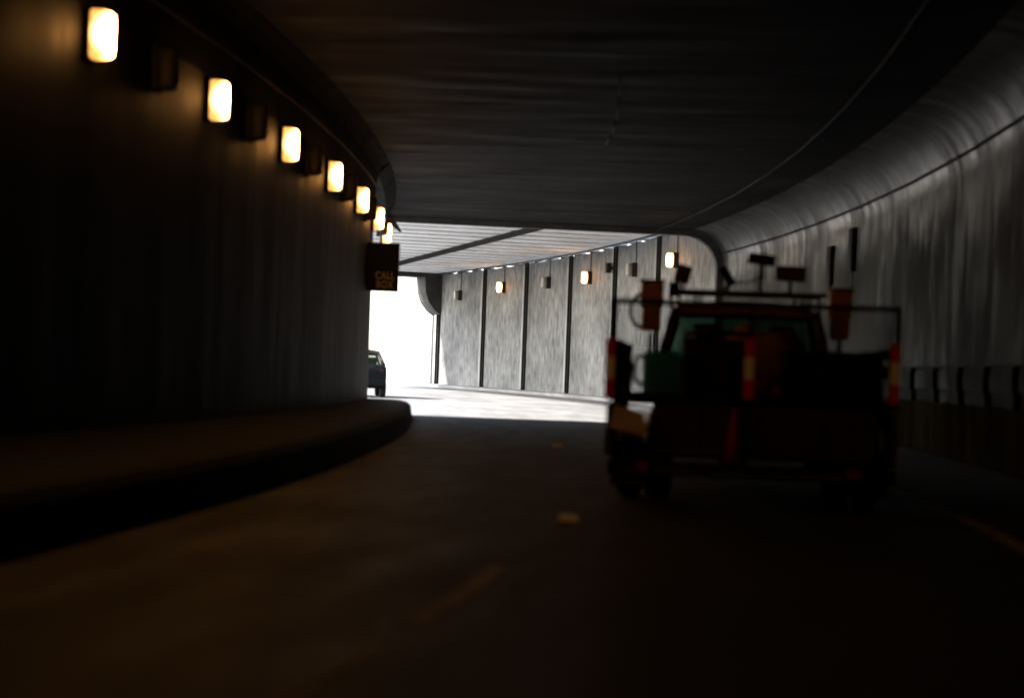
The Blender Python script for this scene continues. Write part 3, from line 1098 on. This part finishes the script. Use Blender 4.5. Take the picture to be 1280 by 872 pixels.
# ------------------------------------------------------------------ the load on the bed and the cone
def place(o, x, y, z, rz=0.0):
    o.matrix_world = TM @ Matrix.Translation((x, y, z)) @ Matrix.Rotation(rz, 4, 'Z')
    return o


BZ = 0.957
tk_ = empty('teal_tank', Matrix.Identity(4))
tag(tk_, 'teal plastic tank standing behind the cage mesh at the truck left corner', 'tank')
a = MB()
a.box((0.03, 0, 0.2), (0.34, 0.34, 0.4), bevel=0.05)
a.build('tank_body', M_TEAL, tk_)
MB().cyl((0.06, 0, 0.4), (0.06, 0, 0.445), 0.06, seg=14).build('lid', M_STEEL, tk_)
MB().tube([(-0.14, 0, 0.1), (-0.21, 0, 0.12), (-0.22, 0, 0.24), (-0.2, 0, 0.34), (-0.13, 0, 0.35)], 0.02, 7).build('handle', M_TEAL, tk_)
place(tk_, -0.82, 0.35, BZ)

heap = bmesh.new()
bmesh.ops.create_icosphere(heap, subdivisions=4, radius=1.0)
from mathutils import noise
for v in heap.verts:
    n_ = 0.16 * noise.noise(v.co * 1.8) + 0.08 * noise.noise(v.co * 4.1 + Vector((3, 1, 2)))
    v.co *= 1 + n_
    v.co.x *= 0.66
    v.co.y *= 0.55
    v.co.z = max(0.0, v.co.z * 0.66)
me = bpy.data.meshes.new('canvas_heap')
heap.to_mesh(me)
heap.free()
for f in me.polygons:
    f.use_smooth = True
o = link('canvas_heap', me, M_TARP)
tag(o, 'humped ochre canvas cover heaped on the truck bed below the rear window', 'canvas cover')
place(o, 0.05, 2.0, BZ)

tb = empty('tool_chest', Matrix.Identity(4))
tag(tb, 'long black tool chest filling the right side of the truck bed', 'tool chest')
MB().box((0, 0, 0.19), (0.85, 1.7, 0.38), bevel=0.015).build('chest_body', M_STEEL, tb)
MB().box((0, 0, 0.415), (0.88, 1.74, 0.065), bevel=0.02).build('lid', M_STEEL, tb)
MB().box((-0.1, -0.86, 0.3), (0.08, 0.03, 0.08)).build('latch', M_GALV, tb)
place(tb, 0.72, 1.25, BZ)
tb2 = empty('generator', Matrix.Identity(4))
tag(tb2, 'dark boxy generator in a tube frame in the middle of the truck bed', 'generator')
MB().box((0, 0, 0.26), (0.56, 0.5, 0.44), bevel=0.03).box((0, -0.27, 0.26), (0.38, 0.06, 0.3)).box((0.1, 0, 0.5), (0.3, 0.34, 0.05), bevel=0.015).build('engine_block', M_BLACK, tb2)
a = MB()
for x in (-0.29, 0.29):
    a.tube([(x, -0.32, 0.0), (x, -0.32, 0.58), (x, 0.32, 0.58), (x, 0.32, 0.0)], 0.018, 7)
for y in (-0.32, 0.32):
    a.cyl((-0.29, y, 0.58), (0.29, y, 0.58), 0.018).cyl((-0.29, y, 0.03), (0.29, y, 0.03), 0.018)
a.build('tube_frame', M_ORANGE_D, tb2)
place(tb2, -0.3, 0.75, BZ)

cn = empty('traffic_cone', Matrix.Identity(4))
tag(cn, 'dull magenta red traffic cone standing on the rear bumper of the truck', 'cone')
MB().box((0, 0, 0.015), (0.24, 0.19, 0.03), bevel=0.006).build('base', M_BLACK, cn)
MB().lathe((0, 0, 0.03), (0, 0, 1), [(0, 0.085), (0.2, 0.055), (0.4, 0.026), (0.44, 0.02)], seg=18).build('cone_body', M_PINK, cn)
cn.matrix_world = TM @ Matrix.Translation((-0.14, -0.06, 0.407)) @ Matrix.Rotation(radians(7), 4, 'Y')
cn.matrix_world = TM @ Matrix.Translation((-0.14, -0.055, 0.407))

# ------------------------------------------------------------------ the car standing outside
CM = Matrix.Translation((-5.35, 62.0, 0)) @ Matrix.Rotation(radians(8), 4, 'Z') @ Matrix.Diagonal((1.0, 1.0, 1.14, 1))
car = empty('parked_car', CM)
tag(car, 'dark car standing in the glare just past the left wall', 'car')
a = MB()
secs = [(-2.1, 0.78, 0.45, 0.8), (-2.0, 0.84, 0.3, 0.95), (-1.2, 0.87, 0.26, 0.99), (0.0, 0.88, 0.26, 0.96), (1.2, 0.87, 0.26, 0.9), (1.9, 0.82, 0.3, 0.8), (2.1, 0.72, 0.42, 0.68)]
a.loft([sect(y, hw, z0, z1, 0.12) for y, hw, z0, z1 in secs], smooth=True)
a.build('body', M_CAR, car)
a = MB()
lp = []
for y, hw, zz in ((-1.35, 0.6, 1.34), (-0.9, 0.64, 1.43), (0.0, 0.65, 1.45), (0.45, 0.62, 1.38)):
    lp.append([(x * hw, y, zz - 0.05 * abs(x) ** 3) for x in [-1 + k / 5 for k in range(11)]] + [(x * hw * 0.97, y, zz - 0.09) for x in [1 - k / 5 for k in range(11)]])
a.loft(lp)
a.build('roof', M_CAR, car)
a = MB()
for sx in (-1, 1):
    MB().cyl((sx * 0.78, -1.75, 0.95), (sx * 0.6, -1.3, 1.32), 0.045).build('pillar', M_CAR, car)
    MB().cyl((sx * 0.8, 1.1, 0.9), (sx * 0.6, 0.42, 1.34), 0.04).build('pillar', M_CAR, car)
    MB().cyl((sx * 0.82, -0.35, 0.93), (sx * 0.63, -0.35, 1.4), 0.04).build('pillar', M_CAR, car)


def cpane(name, pts):
    mb = MB()
    n = (Vector(pts[1]) - Vector(pts[0])).cross(Vector(pts[2]) - Vector(pts[1])).normalized() * 0.005
    mb.loft([[tuple(Vector(p) - n) for p in pts], [tuple(Vector(p) + n) for p in pts]])
    return mb.build(name, M_CARGLASS, car)


cpane('rear_window', [(-0.72, -1.74, 0.95), (0.72, -1.74, 0.95), (0.56, -1.3, 1.32), (-0.56, -1.3, 1.32)])
cpane('windscreen', [(-0.74, 1.1, 0.92), (0.74, 1.1, 0.92), (0.56, 0.43, 1.34), (-0.56, 0.43, 1.34)])
for sx in (-1, 1):
    cpane('side_window', [(sx * 0.81, -1.6, 0.95), (sx * 0.81, 1.0, 0.92), (sx * 0.62, 0.4, 1.35), (sx * 0.62, -1.25, 1.35)])
    MB().box((sx * 0.4, -0.2, 0.95), (0.42, 0.12, 0.5), bevel=0.05).build('seat', M_BLACK, car)
    MB().box((sx * 0.66, -2.06, 0.78), (0.2, 0.08, 0.1), bevel=0.02).build('tail_light', M_CARLAMP, car)
    for y in (-1.3, 1.3):
        mb = MB()
        mb.lathe((sx * 0.77 - 0.1, y, 0.32), (1, 0, 0), [(0, 0.2), (0, 0.28), (0.03, 0.31), (0.06, 0.32), (0.14, 0.32), (0.17, 0.31), (0.2, 0.28), (0.2, 0.2)])
        t = mb.build('wheel', M_BLACK, car)
        mb = MB()
        mb.lathe((sx * 0.8, y, 0.32), (sx, 0, 0), [(0, 0.198), (0.06, 0.19), (0.04, 0.1), (0.05, 0.03)])
        mb.build('rim', M_GALV, t)
MB().box((0, -2.1, 0.45), (1.55, 0.1, 0.18), bevel=0.03).build('bumper', M_CAR, car)
